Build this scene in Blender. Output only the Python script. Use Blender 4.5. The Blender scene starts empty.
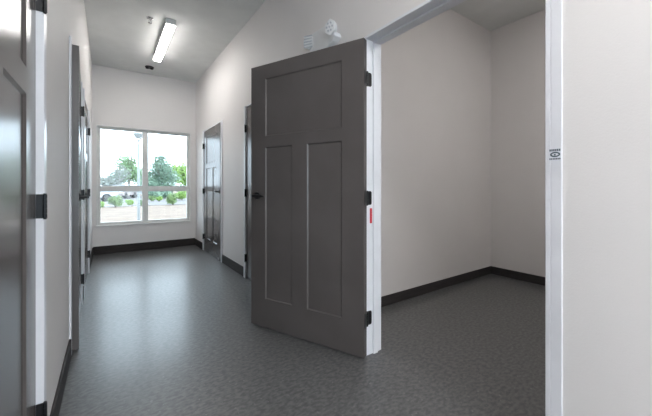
import bpy, bmesh, math, random
from mathutils import Vector, Matrix
random.seed(7)
S = bpy.context.scene
C = S.collection
PI = math.pi

# ------------------------------------------------------------------ camera, world, light, exposure
YAW = 0.6108
cd = bpy.data.cameras.new('camera'); cam = bpy.data.objects.new('camera', cd); C.objects.link(cam)
cam.location = (0, 0, 1.12); cam.rotation_euler = (PI/2, 0, -YAW)
cd.sensor_width = 36; cd.lens = 311.97/652*36; cd.shift_x = 0; cd.shift_y = -21.1/652
cd.clip_start = 0.02; cd.clip_end = 400
S.camera = cam
S.view_settings.view_transform = 'Standard'; S.view_settings.look = 'None'
S.view_settings.gamma = 1; S.view_settings.use_curve_mapping = False
S.view_settings.exposure = 0.4
FIXTURE_STRENGTH = 36.0
SIDE_FILL_STRENGTH = 33.0
LOBBY_FILL_STRENGTH = 19.5
SKY = 6.2

w = bpy.data.worlds.new('sky'); S.world = w; w.use_nodes = True
nt = w.node_tree; nt.nodes.clear()
out = nt.nodes.new('ShaderNodeOutputWorld'); bg = nt.nodes.new('ShaderNodeBackground')
tc = nt.nodes.new('ShaderNodeTexCoord'); no = nt.nodes.new('ShaderNodeTexNoise'); cr = nt.nodes.new('ShaderNodeValToRGB')
no.inputs['Scale'].default_value = 5; no.inputs['Detail'].default_value = 5
cr.color_ramp.elements[0].position = .30; cr.color_ramp.elements[0].color = (.145, .155, .175, 1)
cr.color_ramp.elements[1].position = .58; cr.color_ramp.elements[1].color = (.72, .86, 1.0, 1)
nt.links.new(tc.outputs['Generated'], no.inputs['Vector']); nt.links.new(no.outputs['Fac'], cr.inputs['Fac'])
nt.links.new(cr.outputs['Color'], bg.inputs['Color']); bg.inputs['Strength'].default_value = SKY
nt.links.new(bg.outputs['Background'], out.inputs['Surface'])

# ------------------------------------------------------------------ materials
def mat(name, col, rough=.5, metal=0, col2=None, scale=20, detail=4, lo=.4, hi=.6, bump=0, bscale=200,
        emit=None, spec=.5, coat=0, coat_rough=.1, stretch=None):
    m = bpy.data.materials.new(name); m.use_nodes = True
    n = m.node_tree; b = n.nodes['Principled BSDF']
    b.inputs['Roughness'].default_value = rough; b.inputs['Metallic'].default_value = metal
    b.inputs['Specular IOR Level'].default_value = spec
    b.inputs['Coat Weight'].default_value = coat; b.inputs['Coat Roughness'].default_value = coat_rough
    g = n.nodes.new('ShaderNodeTexCoord'); vec = g.outputs['Object']
    if stretch:
        mp = n.nodes.new('ShaderNodeMapping'); mp.inputs['Scale'].default_value = stretch
        n.links.new(vec, mp.inputs['Vector']); vec = mp.outputs['Vector']
    c2 = col2 or tuple(c*.94 for c in col)
    t = n.nodes.new('ShaderNodeTexNoise'); t.inputs['Scale'].default_value = scale; t.inputs['Detail'].default_value = detail
    r = n.nodes.new('ShaderNodeValToRGB')
    r.color_ramp.elements[0].position = lo; r.color_ramp.elements[0].color = (*c2, 1)
    r.color_ramp.elements[1].position = hi; r.color_ramp.elements[1].color = (*col, 1)
    n.links.new(vec, t.inputs['Vector']); n.links.new(t.outputs['Fac'], r.inputs['Fac'])
    n.links.new(r.outputs['Color'], b.inputs['Base Color'])
    if bump:
        t2 = n.nodes.new('ShaderNodeTexNoise'); t2.inputs['Scale'].default_value = bscale
        bn = n.nodes.new('ShaderNodeBump'); bn.inputs['Strength'].default_value = bump; bn.inputs['Distance'].default_value = .002
        n.links.new(g.outputs['Object'], t2.inputs['Vector']); n.links.new(t2.outputs['Fac'], bn.inputs['Height'])
        n.links.new(bn.outputs['Normal'], b.inputs['Normal'])
    if emit:
        b.inputs['Emission Color'].default_value = (*emit[0], 1); b.inputs['Emission Strength'].default_value = emit[1]
    return m

M = {}
M['wall'] = mat('wall_paint', (.76, .735, .726), .62, col2=(.75, .725, .716), scale=3, bump=.25, bscale=160)
M['ceil'] = mat('ceiling_paint', (.76, .775, .765), .8, scale=3, bump=.3, bscale=150)
M['trim'] = mat('white_trim_paint', (.77, .78, .82), .28, scale=4)
M['winframe'] = mat('window_frame_paint', (.74, .74, .72), .45, scale=6)
M['sill'] = mat('sill_paint', (.80, .80, .79), .35, scale=6)
M['door'] = mat('door_paint_brown_grey', (.108, .097, .094), .25, col2=(.100, .089, .086), spec=.38, scale=3)
M['base'] = mat('baseboard_vinyl', (.040, .036, .036), .38, col2=(.030, .027, .027), scale=6, stretch=(1, 1, 8))
M['base_hall'] = mat('baseboard_dark_wood', (.036, .029, .027), .6, spec=.25, col2=(.022, .018, .017), scale=9, stretch=(1, 1, 9))
M['black'] = mat('black_metal', (.012, .012, .014), .35, metal=.3)
M['darkmetal'] = mat('dark_bronze_metal', (.10, .095, .09), .35, metal=.8)
M['chrome'] = mat('brushed_metal', (.62, .62, .64), .25, metal=1)
M['plastic'] = mat('white_plastic', (.78, .79, .80), .35, scale=5)
M['ledface'] = mat('lamp_face_plastic', (.50, .52, .56), .3, scale=5)
M['red'] = mat('red_sticker', (.58, .012, .03), .5)
M['label'] = mat('label_paper', (.72, .75, .80), .4)
M['labelink'] = mat('label_ink', (.07, .10, .12), .5)
M['lens'] = mat('lamp_lens', (.9, .9, .9), .5, emit=((1.0, .975, .94), FIXTURE_STRENGTH))
M['sidefill'] = mat('side_room_fill_lens', (.9, .9, .9), .5, emit=((1.0, .975, .95), SIDE_FILL_STRENGTH))  # glow of the light added to the side room
M['panel'] = mat('lobby_fill_lens', (.9, .9, .9), .5, emit=((.97, .98, 1.0), LOBBY_FILL_STRENGTH))  # glow of the panels added behind the viewer
M['housing'] = mat('fixture_enamel', (.70, .70, .69), .4)

# floor: mottled grey sheet flooring with a worn glossy finish
def floor_mat():
    m = bpy.data.materials.new('mottled_grey_linoleum'); m.use_nodes = True
    n = m.node_tree; b = n.nodes['Principled BSDF']; L = n.links.new
    g = n.nodes.new('ShaderNodeTexCoord')
    def noise(scale, detail, stretch=None, dist=0):
        t = n.nodes.new('ShaderNodeTexNoise'); t.inputs['Scale'].default_value = scale
        t.inputs['Detail'].default_value = detail; t.inputs['Distortion'].default_value = dist
        if stretch:
            mp = n.nodes.new('ShaderNodeMapping'); mp.inputs['Scale'].default_value = stretch
            L(g.outputs['Object'], mp.inputs['Vector']); L(mp.outputs['Vector'], t.inputs['Vector'])
        else: L(g.outputs['Object'], t.inputs['Vector'])
        return t
    a = noise(34, 3, (1, 1.7, 1), .15); sp = noise(46, 1)
    r = n.nodes.new('ShaderNodeValToRGB')
    r.color_ramp.elements[0].position = .36; r.color_ramp.elements[0].color = (.072, .073, .075, 1)
    r.color_ramp.elements[1].position = .66; r.color_ramp.elements[1].color = (.140, .139, .137, 1)
    L(a.outputs['Fac'], r.inputs['Fac'])
    r2 = n.nodes.new('ShaderNodeValToRGB')
    r2.color_ramp.elements[0].position = .68; r2.color_ramp.elements[0].color = (0, 0, 0, 1)
    r2.color_ramp.elements[1].position = .74; r2.color_ramp.elements[1].color = (1, 1, 1, 1)
    L(sp.outputs['Fac'], r2.inputs['Fac'])
    mx = n.nodes.new('ShaderNodeMixRGB'); mx.inputs['Color2'].default_value = (.17, .17, .17, 1)
    L(r2.outputs['Color'], mx.inputs['Fac']); L(r.outputs['Color'], mx.inputs['Color1'])
    L(mx.outputs['Color'], b.inputs['Base Color'])
    b.inputs['Roughness'].default_value = .40; b.inputs['Coat Weight'].default_value = .22; b.inputs['Coat Roughness'].default_value = .18
    b.inputs['Specular IOR Level'].default_value = .5
    return m
M['floor'] = floor_mat()

def glass_mat():
    m = bpy.data.materials.new('window_glass'); m.use_nodes = True
    n = m.node_tree; n.nodes.clear()
    o = n.nodes.new('ShaderNodeOutputMaterial'); mx = n.nodes.new('ShaderNodeMixShader')
    t = n.nodes.new('ShaderNodeBsdfTransparent'); g = n.nodes.new('ShaderNodeBsdfGlossy'); f = n.nodes.new('ShaderNodeFresnel')
    t.inputs['Color'].default_value = (.96, .98, .97, 1); g.inputs['Roughness'].default_value = 0; f.inputs['IOR'].default_value = 1.3
    n.links.new(f.outputs[0], mx.inputs[0]); n.links.new(t.outputs[0], mx.inputs[1]); n.links.new(g.outputs[0], mx.inputs[2])
    n.links.new(mx.outputs[0], o.inputs['Surface'])
    return m
M['glass'] = glass_mat()

# ------------------------------------------------------------------ mesh helpers
def box(bm, x0, x1, y0, y1, z0, z1):
    x0, x1 = sorted((x0, x1)); y0, y1 = sorted((y0, y1)); z0, z1 = sorted((z0, z1))
    v = [bm.verts.new(p) for p in ((x0,y0,z0),(x1,y0,z0),(x1,y1,z0),(x0,y1,z0),(x0,y0,z1),(x1,y0,z1),(x1,y1,z1),(x0,y1,z1))]
    for f in ((3,2,1,0),(4,5,6,7),(0,1,5,4),(1,2,6,5),(2,3,7,6),(3,0,4,7)): bm.faces.new([v[i] for i in f])
    return v
def tube(bm, p0, p1, r0, r1=None, n=16, cap=True):
    r1 = r0 if r1 is None else r1
    p0 = Vector(p0); p1 = Vector(p1); d = (p1-p0).normalized()
    a = d.orthogonal().normalized(); b = d.cross(a)
    A = [bm.verts.new(p0+(a*math.cos(2*PI*i/n)+b*math.sin(2*PI*i/n))*r0) for i in range(n)]
    B = [bm.verts.new(p1+(a*math.cos(2*PI*i/n)+b*math.sin(2*PI*i/n))*r1) for i in range(n)]
    for i in range(n):
        j = (i+1) % n; bm.faces.new((A[i], A[j], B[j], B[i]))
    if cap: bm.faces.new(A[::-1]); bm.faces.new(B)
def lathe(bm, prof, c=(0,0,0), n=24):
    rings = []
    for r, z in prof:
        rings.append([bm.verts.new((c[0]+r*math.cos(2*PI*i/n), c[1]+r*math.sin(2*PI*i/n), c[2]+z)) for i in range(n)])
    for A, B in zip(rings, rings[1:]):
        for i in range(n):
            j = (i+1) % n; bm.faces.new((A[i], A[j], B[j], B[i]))
    bm.faces.new(rings[0][::-1]); bm.faces.new(rings[-1])
def prism(bm, pts, a, b, f):
    """pts: 2D outline, f(p, s) -> 3D at side s"""
    A = [bm.verts.new(f(p, a)) for p in pts]; B = [bm.verts.new(f(p, b)) for p in pts]
    n = len(pts)
    for i in range(n):
        j = (i+1) % n; bm.faces.new((A[i], A[j], B[j], B[i]))
    bm.faces.new(A[::-1]); bm.faces.new(B)
def obj(name, bm, m, parent=None, bevel=0, smooth=False, loc=None):
    bmesh.ops.recalc_face_normals(bm, faces=bm.faces)
    me = bpy.data.meshes.new(name); bm.to_mesh(me); bm.free()
    o = bpy.data.objects.new(name, me); C.objects.link(o)
    me.materials.append(M[m] if isinstance(m, str) else m)
    if smooth:
        for p in me.polygons: p.use_smooth = True
    if bevel:
        md = o.modifiers.new('bevel', 'BEVEL'); md.width = bevel; md.segments = 2; md.limit_method = 'ANGLE'
    if parent: o.parent = parent
    if loc: o.location = loc
    return o
def B(): return bmesh.new()
def tag(o, label=None, cat=None, group=None, kind=None):
    if label: o['label'] = label
    if cat: o['category'] = cat
    if group: o['group'] = group
    if kind: o['kind'] = kind
    return o
def thing(name, label, cat, loc=(0,0,0), rz=0, group=None, kind=None):
    o = bpy.data.objects.new(name, None); C.objects.link(o)
    o.location = loc; o.rotation_euler = (0, 0, rz); o.empty_display_size = .1
    return tag(o, label, cat, group, kind)
def dup(root, loc, rz, label):
    r = root.copy(); C.objects.link(r); r.location = loc; r.rotation_euler = (0, 0, rz)
    if label: r['label'] = label
    for ch in list(root.children):
        c = ch.copy(); C.objects.link(c); c.parent = r
        for g in list(ch.children):
            d = g.copy(); C.objects.link(d); d.parent = c
    return r

# ------------------------------------------------------------------ building shell
XR, XL, YB, ZC = 1.398, -.208, 6.394, 3.135
TW = .144
XO, XM = 4.061, -3.2          # inner faces of the outer walls left and right
YN = -6.6                     # inner face of the wall behind the lobby
YM = -.9                      # where the hall opens into the lobby
OZ = 2.098                    # height of the door openings
J = .018                      # jamb board
R0 = (.5045, 1.540); R2 = (2.672, 3.705); R1 = (4.722, 5.755)
L0 = (.567, 1.600); L1 = (2.700, 3.745); L2 = (4.045, 5.078)

def wall_with_doors(name, xa, xb, ops, label):
    bm = B(); y = YM
    for a, b in sorted(ops):
        box(bm, xa, xb, y, a-J, 0, ZC); box(bm, xa, xb, a-J, b+J, OZ+J, ZC); y = b+J
    box(bm, xa, xb, y, YB, 0, ZC)
    return tag(obj(name, bm, 'wall'), label, 'wall', kind='structure')

bm = B(); box(bm, XM-.15, XO+.15, YN-.15, YB+.15, -.1, 0)
tag(obj('floor', bm, 'floor'), 'mottled grey glossy sheet floor of the hall and side room', 'floor', kind='structure')
bm = B(); box(bm, XM-.15, XO+.15, YN-.15, YB+.15, ZC, ZC+.12)
tag(obj('ceiling', bm, 'ceil'), 'flat pale grey painted ceiling', 'ceiling', kind='structure')
wall_with_doors('wall_right', XR, XR+TW, (R0, R1, R2), 'pale wall on the right with the open doorway')
wall_with_doors('wall_left', XL-TW, XL, (L0, L1, L2), 'pale wall close on the left of the hall')
# window wall
WX0, WX1, WZ0, WZ1 = -.152, 1.305, .466, 2.150
bm = B()
box(bm, XM-.15, WX0, YB, YB+.15, 0, ZC); box(bm, WX1, XO+.15, YB, YB+.15, 0, ZC)
box(bm, WX0, WX1, YB, YB+.15, 0, WZ0); box(bm, WX0, WX1, YB, YB+.15, WZ1, ZC)
tag(obj('wall_back', bm, 'wall'), 'pale end wall around the window', 'wall', kind='structure')
bm = B(); box(bm, XM-.15, -2.8, YN-.15, YN, 0, ZC); box(bm, 3.7, XO+.15, YN-.15, YN, 0, ZC)
box(bm, -2.8, 3.7, YN-.15, YN, 2.85, ZC)
tag(obj('wall_front', bm, 'wall'), 'pale wall behind the viewer', 'wall', kind='structure')
bm = B(); box(bm, XO, XO+.15, YN, YB, 0, ZC)
tag(obj('wall_side_room_end', bm, 'wall'), 'pale wall at the far right end of the side room', 'wall', kind='structure')
bm = B(); box(bm, XM-.15, XM, YN, YB, 0, ZC)
tag(obj('wall_outer_left', bm, 'wall'), 'outer wall beyond the rooms on the left', 'wall', kind='structure')
YC = 2.087
bm = B(); box(bm, XR+TW, XO, YC, YC+.12, 0, ZC)
tag(obj('wall_side_room_left', bm, 'wall'), 'pale left wall inside the side room', 'wall', kind='structure')
bm = B(); box(bm, XR+TW, XO, YM, YM+.12, 0, ZC)
tag(obj('wall_side_room_right', bm, 'wall'), 'right wall inside the side room', 'wall', kind='structure')
bm = B(); box(bm, XM, XL-TW, YM, YM+.12, 0, ZC)
tag(obj('wall_lobby', bm, 'wall'), 'lobby wall to the left of the hall mouth', 'wall', kind='structure')

# baseboards
def baseboard(name, segs, h, m, label):
    bm = B()
    for x0, x1, y0, y1 in segs: box(bm, x0, x1, y0, y1, 0, h)
    return tag(obj(name, bm, m, bevel=.004), label, 'baseboard', kind='structure')
T = .013; CW = .037 + J
baseboard('baseboard_left', [(XL, XL+T, YM, L0[0]-CW), (XL, XL+T, L0[1]+CW, L1[0]-CW), (XL, XL+T, L1[1]+CW, L2[0]-CW), (XL, XL+T, L2[1]+CW, YB)], .12, 'base_hall', 'dark baseboard along the left wall')
baseboard('baseboard_right', [(XR-T, XR, YM, R0[0]-CW), (XR-T, XR, R0[1]+J+.004, R2[0]-CW), (XR-T, XR, R2[1]+CW, R1[0]-CW), (XR-T, XR, R1[1]+CW, YB)], .12, 'base_hall', 'dark baseboard along the right wall')
baseboard('baseboard_back', [(XL+T, XR-T, YB-T, YB)], .135, 'base_hall', 'dark brown baseboard under the window')
X2 = XR+TW
baseboard('baseboard_side_room', [(X2, XO, YC-.008, YC), (XO-.008, XO, YM+.12, YC-.008), (X2, XO-.008, YM+.12, YM+.128)], .098, 'base', 'black vinyl cove base around the side room')

# door frames
def frame(name, side, rng, label, near=True, far=True, proud=.016):
    a, b = rng; xf = XR if side > 0 else XL; xb = xf+side*TW
    root = thing(name, label, 'door frame', (xf, (a+b)/2, 0), kind='structure')
    def put(nm, bx, bev=.0025):
        bm = B()
        for q in bx: box(bm, q[0]-xf, q[1]-xf, q[2]-(a+b)/2, q[3]-(a+b)/2, q[4], q[5])
        obj(nm, bm, 'trim', root, bevel=bev)
    e = side*proud
    put('jamb', [(xf-e, xb, a-J, a, 0, OZ+J)]); put('jamb', [(xf-(e if far else side*.002), xb, b, b+J, 0, OZ+J)])
    put('head_jamb', [(xf-side*.004, xb, a, b, OZ, OZ+J)])
    s0, s1 = xf+side*.062, xf+side*.102
    put('door_stop', [(s0, s1, a, a+.012, 0, OZ)]); put('door_stop', [(s0, s1, b-.012, b, 0, OZ)])
    put('door_stop', [(s0, s1, a+.012, b-.012, OZ-.012, OZ)])
    if near: put('casing', [(xf, xf-e, a-J-.037, a-J, 0, OZ+J)])
    if far: put('casing', [(xf, xf-e, b+J, b+J+.037, 0, OZ+J)])
    return root
frame('trim_1', 1, R0, 'white frame of the open doorway into the empty side room', far=False, proud=.006)
frame('trim_2', 1, R2, 'white door frame behind the open grey door')
frame('trim_3', 1, R1, 'white door frame on the right wall nearest the window')
frame('trim_4', -1, L0, 'white door frame at the left edge of the picture', proud=.009)
frame('trim_5', -1, L1, 'white door frame in the middle of the left wall', proud=.012)
frame('trim_6', -1, L2, 'white door frame on the left wall nearest the window')

# ------------------------------------------------------------------ doors
DH, DT = 2.086, .045
def panel(bm, x0, x1, z0, z1, sd):
    y0, y1 = 0, sd*DT; rec = .008; w_ = .008
    def ring(y, i):
        return [bm.verts.new(p) for p in ((x0+i, y, z0+i), (x1-i, y, z0+i), (x1-i, y, z1-i), (x0+i, y, z1-i))]
    rs = [ring(y0+sd*rec, w_), ring(y0+sd*.0005, 0), ring(y1-sd*.0005, 0), ring(y1-sd*rec, w_)]
    for P, Q in zip(rs, rs[1:]):
        for i in range(4):
            j = (i+1) % 4; bm.faces.new((P[i], P[j], Q[j], Q[i]))
    bm.faces.new(rs[0]); bm.faces.new(rs[-1][::-1])
def make_door(name, sd, loc, rz, label, mode, reveal=.019, DW=1.018):
    """sd: side the thickness goes to; the leaf runs along +x from the hinge; the hall face is y = 0"""
    root = thing(name, label, 'door', loc, rz, kind='structure')
    z0 = .010; z1 = DH
    bm = B(); y0, y1 = 0, sd*DT; g = .002
    px = [(g+.164, g+.850, 1.520, 1.975), (g+.164, g+.449, .235, 1.432), (g+.585, g+.850, .235, 1.432)]
    box(bm, g, g+.164, y0, y1, z0, z1); box(bm, g+.850, g+DW, y0, y1, z0, z1)
    box(bm, g+.164, g+.850, y0, y1, 1.975, z1); box(bm, g+.164, g+.850, y0, y1, 1.432, 1.520)
    box(bm, g+.164, g+.850, y0, y1, z0, .235); box(bm, g+.449, g+.585, y0, y1, .235, 1.432)
    obj('leaf', bm, 'door', root)
    for i, p in enumerate(px):
        bm = B(); panel(bm, *p, sd); obj('upper_panel' if i == 0 else 'lower_panel', bm, 'door', root)
    # lever handles on both faces
    hx, hz = g+DW-.067, 1.050
    for yf, dr in ((0, -sd), (sd*DT, sd)):
        bm = B(); tube(bm, (hx, yf+dr*.008, hz), (hx, yf+dr*.050, hz), .010, .009)
        pts = [(.012, -.011), (.012, .011), (-.03, .010), (-.10, .006), (-.116, 0), (-.10, -.010), (-.03, -.011)]
        prism(bm, pts, yf+dr*.042, yf+dr*.056, lambda p, s: (hx+p[0], s, hz+p[1]))
        lv = obj('lever_handle', bm, 'black', root, bevel=.002)
        bm = B(); tube(bm, (hx, yf, hz), (hx, yf+dr*.009, hz), .031, .028, 28)
        obj('rose', bm, 'black', lv)
    bm = B(); box(bm, g+DW-.001, g+DW+.0015, y0+sd*.010, y0+sd*.036, hz-.055, hz+.055)
    box(bm, g+DW+.001, g+DW+.009, y0+sd*.016, y0+sd*.028, hz-.010, hz+.010)
    obj('latch_plate', bm, 'darkmetal', root)
    for z in (.248, 1.046, 1.835):
        bm = B(); h = .046
        if mode == 'closed':        # barrel proud of the casing, plate on the reveal
            by = -sd*reveal; bx_ = -.001
            box(bm, -.0035, -.0005, 0, by, z-h, z+h)
            box(bm, -.0005, .0016, sd*.001, sd*.036, z-h, z+h)
        else:                       # open: plate on the jamb face, plate on the leaf edge
            by = -sd*.005; bx_ = .000
            box(bm, -.001, .0015, 0, sd*.036, z-h, z+h)
        for k in range(5):
            a = z-h+k*(2*h/5); tube(bm, (bx_, by, a+.001), (bx_, by, a+2*h/5-.001), .0068, n=14)
        tube(bm, (bx_, by, z-h-.004), (bx_, by, z+h+.003), .005, n=12)
        obj('hinge', bm, 'black', root)
    return root
make_door('door_1', 1, (1.400, 1.5290, 0), math.atan2(.934, -.405), 'large brown-grey panelled door standing wide open in front of the right wall', 'open', DW=1.002)
REC = .001
make_door('door_2', 1, (XR+REC, R2[1]-.004, 0), -PI/2, 'brown-grey closed door mostly hidden behind the open door', 'closed')
make_door('door_3', 1, (XR+REC-.003, R1[1]-.006, 0), -PI/2-math.radians(1.1), 'dark panelled door barely ajar on the right wall beside the window, reflecting daylight', 'closed')
make_door('door_4', -1, (XL-.0145, L0[1]-.004, 0), -PI/2, 'dark door at the left edge of the picture, nearest the viewer', 'closed', .026)
make_door('door_5', -1, (XL-REC+.004, L1[1]-.006, 0), -PI/2+math.radians(2.5), 'dark door slightly ajar in the middle of the left wall', 'closed')
make_door('door_6', -1, (XL-REC, L2[1]-.004, 0), -PI/2, 'dark closed door on the left wall nearest the window', 'closed')

# jamb plates of the open door's hinges, set in the far jamb
root = bpy.data.objects['trim_1']
for z in (.248, 1.046, 1.835):
    bm = B(); h = .046; r = .012; pts = [(-.004, -h), (.050-r, -h)]
    pts += [(.050-r+r*math.sin(a), -h+r-r*math.cos(a)) for a in (PI/6, PI/3, PI/2)]
    pts += [(.050-r+r*math.cos(a), h-r+r*math.sin(a)) for a in (0, PI/6, PI/3, PI/2)] + [(-.004, h)]
    prism(bm, pts, 1.540-(R0[0]+R0[1])/2-.0025, 1.540-(R0[0]+R0[1])/2+.001, lambda p, s: (p[0]+.002, s, z+p[1]))
    o = obj('hinge_plate', bm, 'black', root); o['label'] = 'black hinge plate with rounded corners'

# ------------------------------------------------------------------ window
WF = YB+.055
win = thing('window_1', 'four-light window in the end wall looking onto trees and a car park', 'window', ((WX0+WX1)/2, WF, WZ0), kind='structure')
def wpart(name, bxs, m, bev=.003, parent=win):
    bm = B()
    for q in bxs: box(bm, q[0]-(WX0+WX1)/2, q[1]-(WX0+WX1)/2, q[2]-WF, q[3]-WF, q[4]-WZ0, q[5]-WZ0)
    return obj(name, bm, m, parent, bevel=bev)
f_ = .042; _M0, _M1 = .508, .600
ix0, ix1, iz0, iz1 = WX0+.012, WX1-.012, WZ0+.012, WZ1-.012
wpart('window_frame', [(ix0, ix0+f_, WF, WF+.06, iz0, iz1), (ix1-f_, ix1, WF, WF+.06, iz0, iz1),
                       (ix0+f_, ix1-f_, WF, WF+.06, iz0, iz0+f_), (ix0+f_, ix1-f_, WF, WF+.06, iz1-f_, iz1)], 'winframe')
wpart('mullion', [(_M0, _M1, WF-.006, WF+.06, iz0+f_, iz1-f_)], 'winframe')
for a, b in ((ix0+f_, _M0), (_M1, ix1-f_)):
    wpart('glazing_bar', [(a, b, WF-.003, WF+.06, 1.040, 1.136)], 'winframe')
    for z0, z1 in ((iz0+f_, 1.040), (1.136, iz1-f_)):
        wpart('glass_pane', [(a, b, WF+.028, WF+.032, z0, z1)], 'glass', 0)
wpart('window_sill', [(WX0-.01, WX1+.01, YB-.016, YB, WZ0-.008, WZ0+.014), (WX0, WX1, YB, WF+.06, WZ0, WZ0+.012)], 'sill')
wpart('reveal_lining', [(WX0, WX0+.012, YB-.004, YB+.15, WZ0+.012, WZ1), (WX1-.012, WX1, YB-.004, YB+.15, WZ0+.012, WZ1),
                        (WX0+.012, WX1-.012, YB-.004, YB+.15, WZ1-.012, WZ1)], 'sill')

# unseen glazed front added behind the viewer to let low daylight in
sf = thing('added_window', 'unseen full-height glazed front added behind the viewer for daylight', 'window', (.45, YN-.08, 0), kind='structure')
for k in range(6):
    bm = B(); xm = -3.25+.03+k*1.288; box(bm, xm-.03, xm+.03, -.04, .04, 0, 2.85); obj('mullion', bm, 'winframe', sf)
for z_ in (0, 2.10, 2.79):
    bm = B(); box(bm, -3.25, 3.25, -.035, .035, z_, z_+.06); obj('transom', bm, 'winframe', sf)
for k in range(5):
    bm = B(); xm = -3.22+k*1.288; box(bm, xm+.03, xm+1.258, -.004, .004, .06, 2.79); obj('glass_pane', bm, 'glass', sf)
# daylight portals in the two glazed openings (they only guide sampling)
def portal(x, y, z, sx, sz, rz):
    l = bpy.data.lights.new('daylight_portal', 'AREA'); l.shape = 'RECTANGLE'; l.size = sx; l.size_y = sz; l.cycles.is_portal = True
    o = bpy.data.objects.new('daylight_portal', l); C.objects.link(o); o.location = (x, y, z); o.rotation_euler = (PI/2, 0, rz)
portal((WX0+WX1)/2, YB+.16, (WZ0+WZ1)/2, WX1-WX0, WZ1-WZ0, PI)
portal(.45, YN-.16, 1.42, 6.5, 2.85, 0)

# ------------------------------------------------------------------ ceiling fittings
def fixture(y0, y1, label):
    x0, x1 = .570, .675; t = thing('ceiling_light', label, 'ceiling light', ((x0+x1)/2, (y0+y1)/2, ZC), group=None)
    hl = (y1-y0)/2; hw = (x1-x0)/2
    bm = B(); box(bm, -hw, hw, -hl, hl, -.068, 0); obj('housing', bm, 'housing', t, bevel=.003)
    bm = B(); box(bm, -hw+.004, hw-.004, -hl+.004, hl-.004, -.078, -.068); obj('diffuser', bm, 'lens', t)
    return t
fixture(4.13, 5.435, 'long white linear ceiling light glowing above the hall near the window')
t = thing('ceiling_light', 'unseen linear fill light added to brighten the side room', 'ceiling light', (2.75, .35, ZC))  # added out of view to lift the side room walls
bm = B(); box(bm, -.65, .65, -.055, .055, -.068, 0); obj('housing', bm, 'housing', t, bevel=.003)
bm = B(); box(bm, -.645, .645, -.05, .05, -.078, -.068); obj('diffuser', bm, 'sidefill', t)
fixture(-.72, .58, 'unseen long linear fill light added over the viewer')  # second unit added out of view to brighten the near hall
def fill_panel(x, y, label):  # panels added behind the viewer to light the hall and open door
    t = thing('lobby_fill_panel', label, 'ceiling light', (x, y, ZC), group='unseen fill panels added on the lobby ceiling')
    bm = B(); box(bm, -.6, .6, -.3, .3, -.03, 0); obj('housing', bm, 'housing', t, bevel=.003)
    bm = B(); box(bm, -.57, .57, -.27, .27, -.036, -.030); obj('diffuser', bm, 'panel', t)
for y_ in (-2.0, -3.6, -5.2):
    for x_ in (-1.9, .6, 3.0): fill_panel(x_, y_, 'unseen fill panel added on the lobby ceiling behind the viewer')

t = thing('fire_sprinkler', 'small chrome pendant sprinkler head on the ceiling left of the light', 'sprinkler', (.414, 4.253, ZC))
bm = B(); lathe(bm, [(.040, 0), (.040, -.004), (.030, -.010), (.012, -.012)]); obj('escutcheon', bm, 'chrome', t, smooth=False)
bm = B(); tube(bm, (0, 0, -.010), (0, 0, -.030), .011, .009)
for s in (-1, 1):
    tube(bm, (s*.009, 0, -.028), (s*.015, 0, -.042), .0025, n=8); tube(bm, (s*.015, 0, -.042), (s*.003, 0, -.058), .0025, n=8)
tube(bm, (0, 0, -.028), (0, 0, -.058), .0025, n=8)
obj('sprinkler_body', bm, 'chrome', t)
bm = B(); lathe(bm, [(.005, -.057), (.020, -.058), (.020, -.060), (.005, -.061)]); obj('deflector', bm, 'chrome', t)

t = thing('ceiling_fitting', 'small flat black fitting on the ceiling near the window wall', 'ceiling fitting', (.577, 5.995, ZC))
bm = B(); lathe(bm, [(.068, 0), (.068, -.008), (.060, -.014)]); obj('base_ring', bm, 'black', t)
for s in (-1, 1):
    bm = B(); lathe(bm, [(.026, -.013), (.027, -.030), (.018, -.036)], c=(s*.032, 0, 0)); obj('lamp_cap', bm, 'black', t)

# ------------------------------------------------------------------ emergency light over the open door
t = thing('emergency_light', 'white twin-head emergency light on the wall above the open door', 'emergency light', (XR, 1.985, 2.155))
bm = B()
pts = [(-.185, .055), (-.15, .030), (-.09, .008), (0, -.004), (.09, .004), (.150, .016), (.150, .178), (.10, .186), (-.06, .176), (-.11, .130), (-.175, .085)]
prism(bm, pts, 0, -.062, lambda p, s: (s, p[0], p[1]))
obj('battery_case', bm, 'plastic', t, bevel=.006)
def lamp_head(cy, cz, turn, ribs):
    # a hexagonal head; its face looks along local -x, turned about z
    R = Matrix.Translation((-.060, cy, cz)) @ Matrix.Rotation(turn, 4, 'Z')
    bm = B()
    hexa = [(.050*math.cos(k*PI/3+PI/6), .060*math.sin(k*PI/3+PI/6)) for k in range(6)]
    prism(bm, hexa, -.030, .018, lambda p, s: R @ Vector((s, p[0]*(1 if s < 0 else .8), p[1]*(1 if s < 0 else .8))))
    tube(bm, R @ Vector((.015, 0, -.01)), R @ Vector((.055, 0, -.05)), .014, n=14)
    h = obj('lamp_head', bm, 'plastic', t, bevel=.003)
    bm = B()
    if ribs:
        for k in range(5):
            zz = -.044+k*.022; prism(bm, [(-.036, zz), (.036, zz), (.036, zz+.008), (-.036, zz+.008)], -.036, -.029, lambda p, s: R @ Vector((s, p[0], p[1])))
    else:
        for q in [(0, 0)]+[(.024*math.cos(k*PI/3), .030*math.sin(k*PI/3)) for k in range(6)]:
            tube(bm, R @ Vector((-.034, q[0], q[1])), R @ Vector((-.029, q[0], q[1])), .0075, n=12)
    obj('lens_ribs' if ribs else 'led_lens', bm, 'ledface', h)
lamp_head(.152, .120, math.radians(30), True)
lamp_head(-.150, .118, math.radians(18), False)

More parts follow.
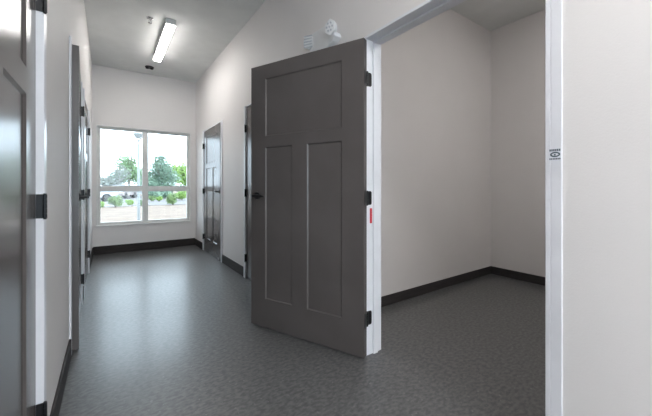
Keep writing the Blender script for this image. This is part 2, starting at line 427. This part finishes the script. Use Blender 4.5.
# ------------------------------------------------------------------ stickers on the door frame
xj = XR-.006
t = thing('metal_label', 'small silver printed label stuck on the near side of the white frame', 'label', (xj, .471, 1.243))
bm = B(); box(bm, -.0010, 0, -.020, .020, -.024, .024); obj('label_plate', bm, 'label', t)
for z, n_, hgt in ((.0165, 6, .008), (-.0165, 7, .006)):      # rows of tiny illegible printing
    bm = B()
    for k in range(n_):
        a = .0185-.037*k/n_; box(bm, -.0016, -.0009, a, a-.037/n_*.72, z-hgt/2, z+hgt/2)
    obj('printed_row', bm, 'labelink', t)
bm = B()
ring = []
for k in range(24):
    a = 2*PI*k/24
    ring.append([bm.verts.new((x, .0165*f*math.cos(a), .0100*g*math.sin(a))) for x, f, g in ((-.0016, 1, 1), (-.0016, .66, .50))])
for k in range(24):
    j = (k+1) % 24; bm.faces.new((ring[k][0], ring[j][0], ring[j][1], ring[k][1]))
tube(bm, (-.0016, .001, -.001), (-.0009, .001, -.001), .0032, n=12)
obj('printed_oval_mark', bm, 'labelink', t)
bm = B(); box(bm, 0, .017, -.0025, .0005, -.050, .050)
o = obj('red_sticker', bm, 'red'); o.location = (1.436, 1.540, .927)
tag(o, 'narrow red sticker on the white jamb just below the middle hinge', 'sticker')

# ------------------------------------------------------------------ outside
GZ = -.12
M['gravel'] = mat('tan_gravel', (.205, .153, .118), .95, col2=(.155, .112, .086), scale=2.5, detail=8)
M['walk'] = mat('concrete_walk', (.195, .162, .14), .9, col2=(.175, .145, .125), scale=1.5)
M['kerb'] = mat('kerb_concrete', (.075, .07, .065), .9, scale=2)
M['asphalt'] = mat('asphalt', (.15, .14, .135), .95, scale=3)
M['bark'] = mat('bark', (.16, .13, .11), .9, scale=8)
M['greybark'] = mat('grey_bark', (.32, .31, .30), .9, scale=8)
M['leaf'] = mat('green_leaves', (.20, .32, .14), .7, col2=(.11, .20, .08), scale=1.6)
M['bright'] = mat('bright_green_leaves', (.27, .40, .10), .7, col2=(.15, .26, .055), scale=1.6)
M['pine'] = mat('bluish_pine_needles', (.20, .29, .21), .75, col2=(.10, .165, .12), scale=1.6)
M['grey'] = mat('silver_leaves', (.26, .28, .25), .8, col2=(.16, .18, .16), scale=1.6)
M['bushg'] = mat('shrub_leaves', (.20, .29, .11), .75, col2=(.10, .16, .06), scale=4)
M['pole'] = mat('pale_painted_metal', (.26, .28, .285), .5)
M['carwhite'] = mat('white_car_paint', (.50, .53, .58), .3, coat=.5)
M['carsilver'] = mat('silver_car_paint', (.18, .22, .27), .3, coat=.5)
M['carrose'] = mat('pale_car_paint', (.34, .29, .29), .3, coat=.5)
M['tyre'] = mat('tyre_rubber', (.02, .02, .02), .8)
M['carglass'] = mat('dark_car_glass', (.05, .06, .07), .08)
M['lampglass'] = mat('car_lamp', (.7, .7, .7), .2)
def slab(name, x0, x1, y0, y1, z0, z1, m, label):
    bm = B(); box(bm, x0, x1, y0, y1, z0, z1)
    return tag(obj(name, bm, m), label, 'ground', kind='structure')
slab('ground', -120, 160, YB+.15, 260, GZ-.3, GZ-.02, 'gravel', 'tan gravel ground outside the window')
slab('footpath', -40, 60, 9.2, 11.3, GZ-.02, GZ+.005, 'walk', 'pale concrete footpath outside the window')
slab('kerb', -40, 60, 11.3, 11.55, GZ-.02, GZ+.06, 'kerb', 'low grey kerb beyond the footpath')
slab('car_park', -60, 80, 24.0, 50.0, GZ-.02, GZ, 'asphalt', 'grey tarmac car park beyond the shrubs')

def wp(u, d):
    """a bearing written as an angle offset from the camera's heading (tan) and a forward distance in metres"""
    s, c = math.sin(YAW), math.cos(YAW); return (d*(s+u*c), d*(c-u*s))
def foliage(lumps, n, size, seed):
    rnd = random.Random(seed); bm = B(); tot = sum(l[3]*l[4] for l in lumps)
    for cx, cy, cz, rx, rz in lumps:
        for _ in range(int(n*rx*rz/tot)):
            while True:
                p = Vector((rnd.uniform(-1, 1), rnd.uniform(-1, 1), rnd.uniform(-1, 1)))
                if .35 < p.length < 1: break
            p = Vector((cx+p.x*rx, cy+p.y*rx, cz+p.z*rz))
            a = Vector((rnd.gauss(0, 1), rnd.gauss(0, 1), rnd.gauss(0, 1))).normalized(); b = a.orthogonal().normalized()
            s = size*rnd.uniform(.6, 1.3)
            bm.faces.new([bm.verts.new(p+q) for q in (a*s, b*s*.55, -a*s, -b*s*.55)])
    return bm
def branches(bm, h, spread, n, r, seed):
    rnd = random.Random(seed)
    for k in range(n):
        z = h*rnd.uniform(.35, .75); a = rnd.uniform(0, 2*PI); e = spread*rnd.uniform(.5, .95)
        tube(bm, (0, 0, z), (e*math.cos(a), e*math.sin(a), z+h*rnd.uniform(.12, .35)), r*.45, r*.1, n=6)
def tree(name, u, d, wd, h, m, bark, label, kind='round', n=1800, leaf=.16, seed=1, trunk=.25):
    x, y = wp(u, d); t = thing(name, label, 'tree', (x, y, GZ), group='trees beyond the car park')
    rnd = random.Random(seed*3+1); lumps = []
    if kind == 'cone':
        for k in range(7):
            q = k/6; z = h*(.22+.70*q); r = wd/2*(1-.72*q)*.75
            for a in range(3): lumps.append((rnd.uniform(-1, 1)*r*.5, rnd.uniform(-1, 1)*r*.5, z, r, h*.10))
    else:
        for k in range(9):
            a = rnd.uniform(0, 2*PI); rr = wd*.5*rnd.uniform(.25, .62); z = h*rnd.uniform(trunk+.14, .80)
            lumps.append((rr*math.cos(a), rr*math.sin(a), z, wd*.22, h*.15))
        lumps.append((0, 0, h*.84, wd*.22, h*.15)); lumps.append((0, 0, h*.55, wd*.36, h*.24))
    obj('crown', foliage(lumps, n, leaf, seed), m, t)
    bm = B(); tube(bm, (0, 0, 0), (0, 0, h*.8), .035*h, .008*h, n=8); branches(bm, h, wd*.42, 14, .03*h, seed)
    obj('trunk', bm, bark, t)
    return t
def shrub(u, d, wd, h, m, label, n=900, leaf=.045, seed=1):
    x, y = wp(u, d); t = thing('shrub', label, 'shrub', (x, y, GZ-.02), group='shrubs on the gravel')
    rnd = random.Random(seed); lumps = [(rnd.uniform(-.2, .2)*wd, rnd.uniform(-.2, .2)*wd, h*rnd.uniform(.35, .68), wd*.30, h*.30) for _ in range(7)]
    obj('foliage', foliage(lumps, n, leaf, seed), m, t)
    bm = B()
    for k in range(6):
        a = k*PI/3+.3; tube(bm, (0, 0, 0), (wd*.28*math.cos(a), wd*.28*math.sin(a), h*.6), .012, .005, n=6)
    obj('stem', bm, 'bark', t)
U = lambda px: (px-326)/311.97
tree('broadleaf_tree', U(129), 48, 5.6, 6.3, 'leaf', 'bark', 'full green tree behind the lamp post', seed=2, n=3200, leaf=.17)
tree('olive_tree', U(119), 42, 4.0, 4.4, 'grey', 'greybark', 'airy silver-grey small tree left of the lamp post', seed=5, n=2000, leaf=.10, trunk=.12)
tree('pine_tree', U(161), 38, 6.0, 5.0, 'pine', 'bark', 'bluish-green pine in the right half of the window', kind='cone', seed=8, n=6000, leaf=.12)
tree('broadleaf_tree', U(186), 46, 4.2, 5.2, 'bright', 'bark', 'bright green tree at the right edge of the window', seed=11, n=2200, trunk=.1)
tree('broadleaf_tree', U(172), 62, 5.0, 6.3, 'leaf', 'bark', 'darker tree far off between the pine and the bright tree', seed=14, leaf=.2)
tree('olive_tree', U(104), 66, 6.5, 3.6, 'grey', 'greybark', 'low grey-green tree far off behind the left car', seed=17, n=2000, leaf=.18, trunk=.05)
tree('olive_tree', U(146), 64, 5.0, 4.2, 'leaf', 'greybark', 'low tree far off behind the window mullion', seed=19, n=2000, leaf=.18, trunk=.05)
tree('broadleaf_tree', U(150), 70, 6.0, 3.4, 'pine', 'bark', 'dark low tree far off behind the pine', seed=23, n=2000, leaf=.2, trunk=.03)
shrub(U(115.5), 19.3, .95, .80, 'bushg', 'wide grey-green shrub in front of the parked cars', seed=1, n=1500)
shrub(U(129.5), 21.5, .55, .44, 'bright', 'small round bright shrub just left of the lamp post', seed=2)
shrub(U(100.5), 18.4, .50, .46, 'bright', 'small round shrub at the left edge of the window', seed=3)
shrub(U(141.5), 20.5, .50, .50, 'bushg', 'small shrub just right of the lamp post', seed=4)
shrub(U(152), 27, .75, .52, 'bushg', 'low shrub right of the mullion', seed=5)
shrub(U(159), 26.5, .70, .50, 'bright', 'low shrub between its neighbour and the large round shrub', seed=6)
shrub(U(173), 21.5, .95, .88, 'bushg', 'large round shrub in the right half of the window', seed=7, n=1500)
shrub(U(182), 29, 1.4, 1.15, 'bright', 'tall bright green shrub at the right edge of the window', seed=8, n=1500, leaf=.07)
shrub(U(165), 33, 1.6, 1.0, 'pine', 'dark shrub behind the large round shrub', seed=9, n=1500, leaf=.07)
shrub(U(153), 31, 2.0, .95, 'pine', 'dark wide shrub below the pine', seed=10, n=1500, leaf=.07)

x, y = wp(U(138.7), 11.2)
t = thing('lamp_post', 'pale metal lamp post with a wide flared head outside the left panes', 'lamp post', (x, y, GZ))
bm = B(); tube(bm, (0, 0, 0), (0, 0, 2.95), .046, .042, 20); obj('post', bm, 'pole', t, smooth=False)
bm = B(); lathe(bm, [(.09, 0), (.09, .02), (.05, .05)]); obj('base_plate', bm, 'pole', t)
bm = B()
lathe(bm, [(.045, 2.90), (.060, 2.94), (.165, 3.09), (.185, 3.13), (.175, 3.16), (.05, 3.18)], n=28); obj('lamp_head', bm, 'pole', t)

def car(name, u, d, rz, m, label):
    x, y = wp(u, d); t = thing(name, label, 'car', (x, y, GZ), rz)
    body = [(-2.15, .32), (-2.20, .60), (-2.05, .88), (-1.15, .97), (.0, .98), (1.75, .96), (2.12, .86), (2.20, .55), (2.12, .30)]
    bm = B(); prism(bm, body, -.88, .88, lambda p, s: (p[0], s, p[1])); obj('body', bm, m, t, bevel=.07)
    cab = [(-1.25, .94), (-.55, 1.44), (.85, 1.48), (1.75, .94)]
    bm = B(); prism(bm, cab, -1, 1, lambda p, s: (p[0], s*(.80 if p[1] < 1 else .64), p[1])); obj('cabin', bm, m, t, bevel=.04)
    bm = B()
    sw = [(-1.0, 1.0), (-.50, 1.38), (.80, 1.41), (1.45, 1.0)]
    for s in (-1, 1): prism(bm, sw, .79 if s > 0 else -.79, .82 if s > 0 else -.82, lambda p, q: (p[0], q-s*(.145 if p[1] > 1.2 else 0), p[1]))
    obj('side_window', bm, 'carglass', t)
    for xa, za, xb, zb in ((-1.22, .99, -.60, 1.41), (1.72, .99, .92, 1.44)):
        bm = B(); n_ = Vector((-(zb-za), 0, xb-xa)).normalized()*(.02 if xa < 0 else -.02)
        q = [Vector((xa, -.70, za)), Vector((xa, .70, za)), Vector((xb, .58, zb)), Vector((xb, -.58, zb))]
        if n_.z < 0: n_ = -n_
        A = [bm.verts.new(p+n_) for p in q]; D = [bm.verts.new(p-n_) for p in q]
        for i in range(4): bm.faces.new((A[i], A[(i+1) % 4], D[(i+1) % 4], D[i]))
        bm.faces.new(A); bm.faces.new(D[::-1]); obj('windscreen', bm, 'carglass', t)
    for sx in (-1.35, 1.35):
        for s in (-1, 1):
            bm = B(); tube(bm, (sx, s*.90, .33), (sx, s*.70, .33), .33, n=24); wh = obj('wheel', bm, 'tyre', t)
            bm = B(); tube(bm, (sx, s*.915, .33), (sx, s*.89, .33), .20, n=16); obj('hub', bm, 'darkmetal', wh)
    for s in (-1, 1):
        bm = B(); box(bm, -2.21, -2.10, s*.50, s*.80, .62, .76); obj('headlight', bm, 'lampglass', t)
    return t
car('parked_car', U(86), 26.5, .12, 'carwhite', 'white car parked at the left edge of the window')
car('parked_car', U(121.5), 34, PI/2-.35, 'carrose', 'pale car parked nose-in behind the wide shrub')
car('parked_car', U(134.5), 39.5, PI/2-.35, 'carsilver', 'silver-blue car parked just left of the lamp post')
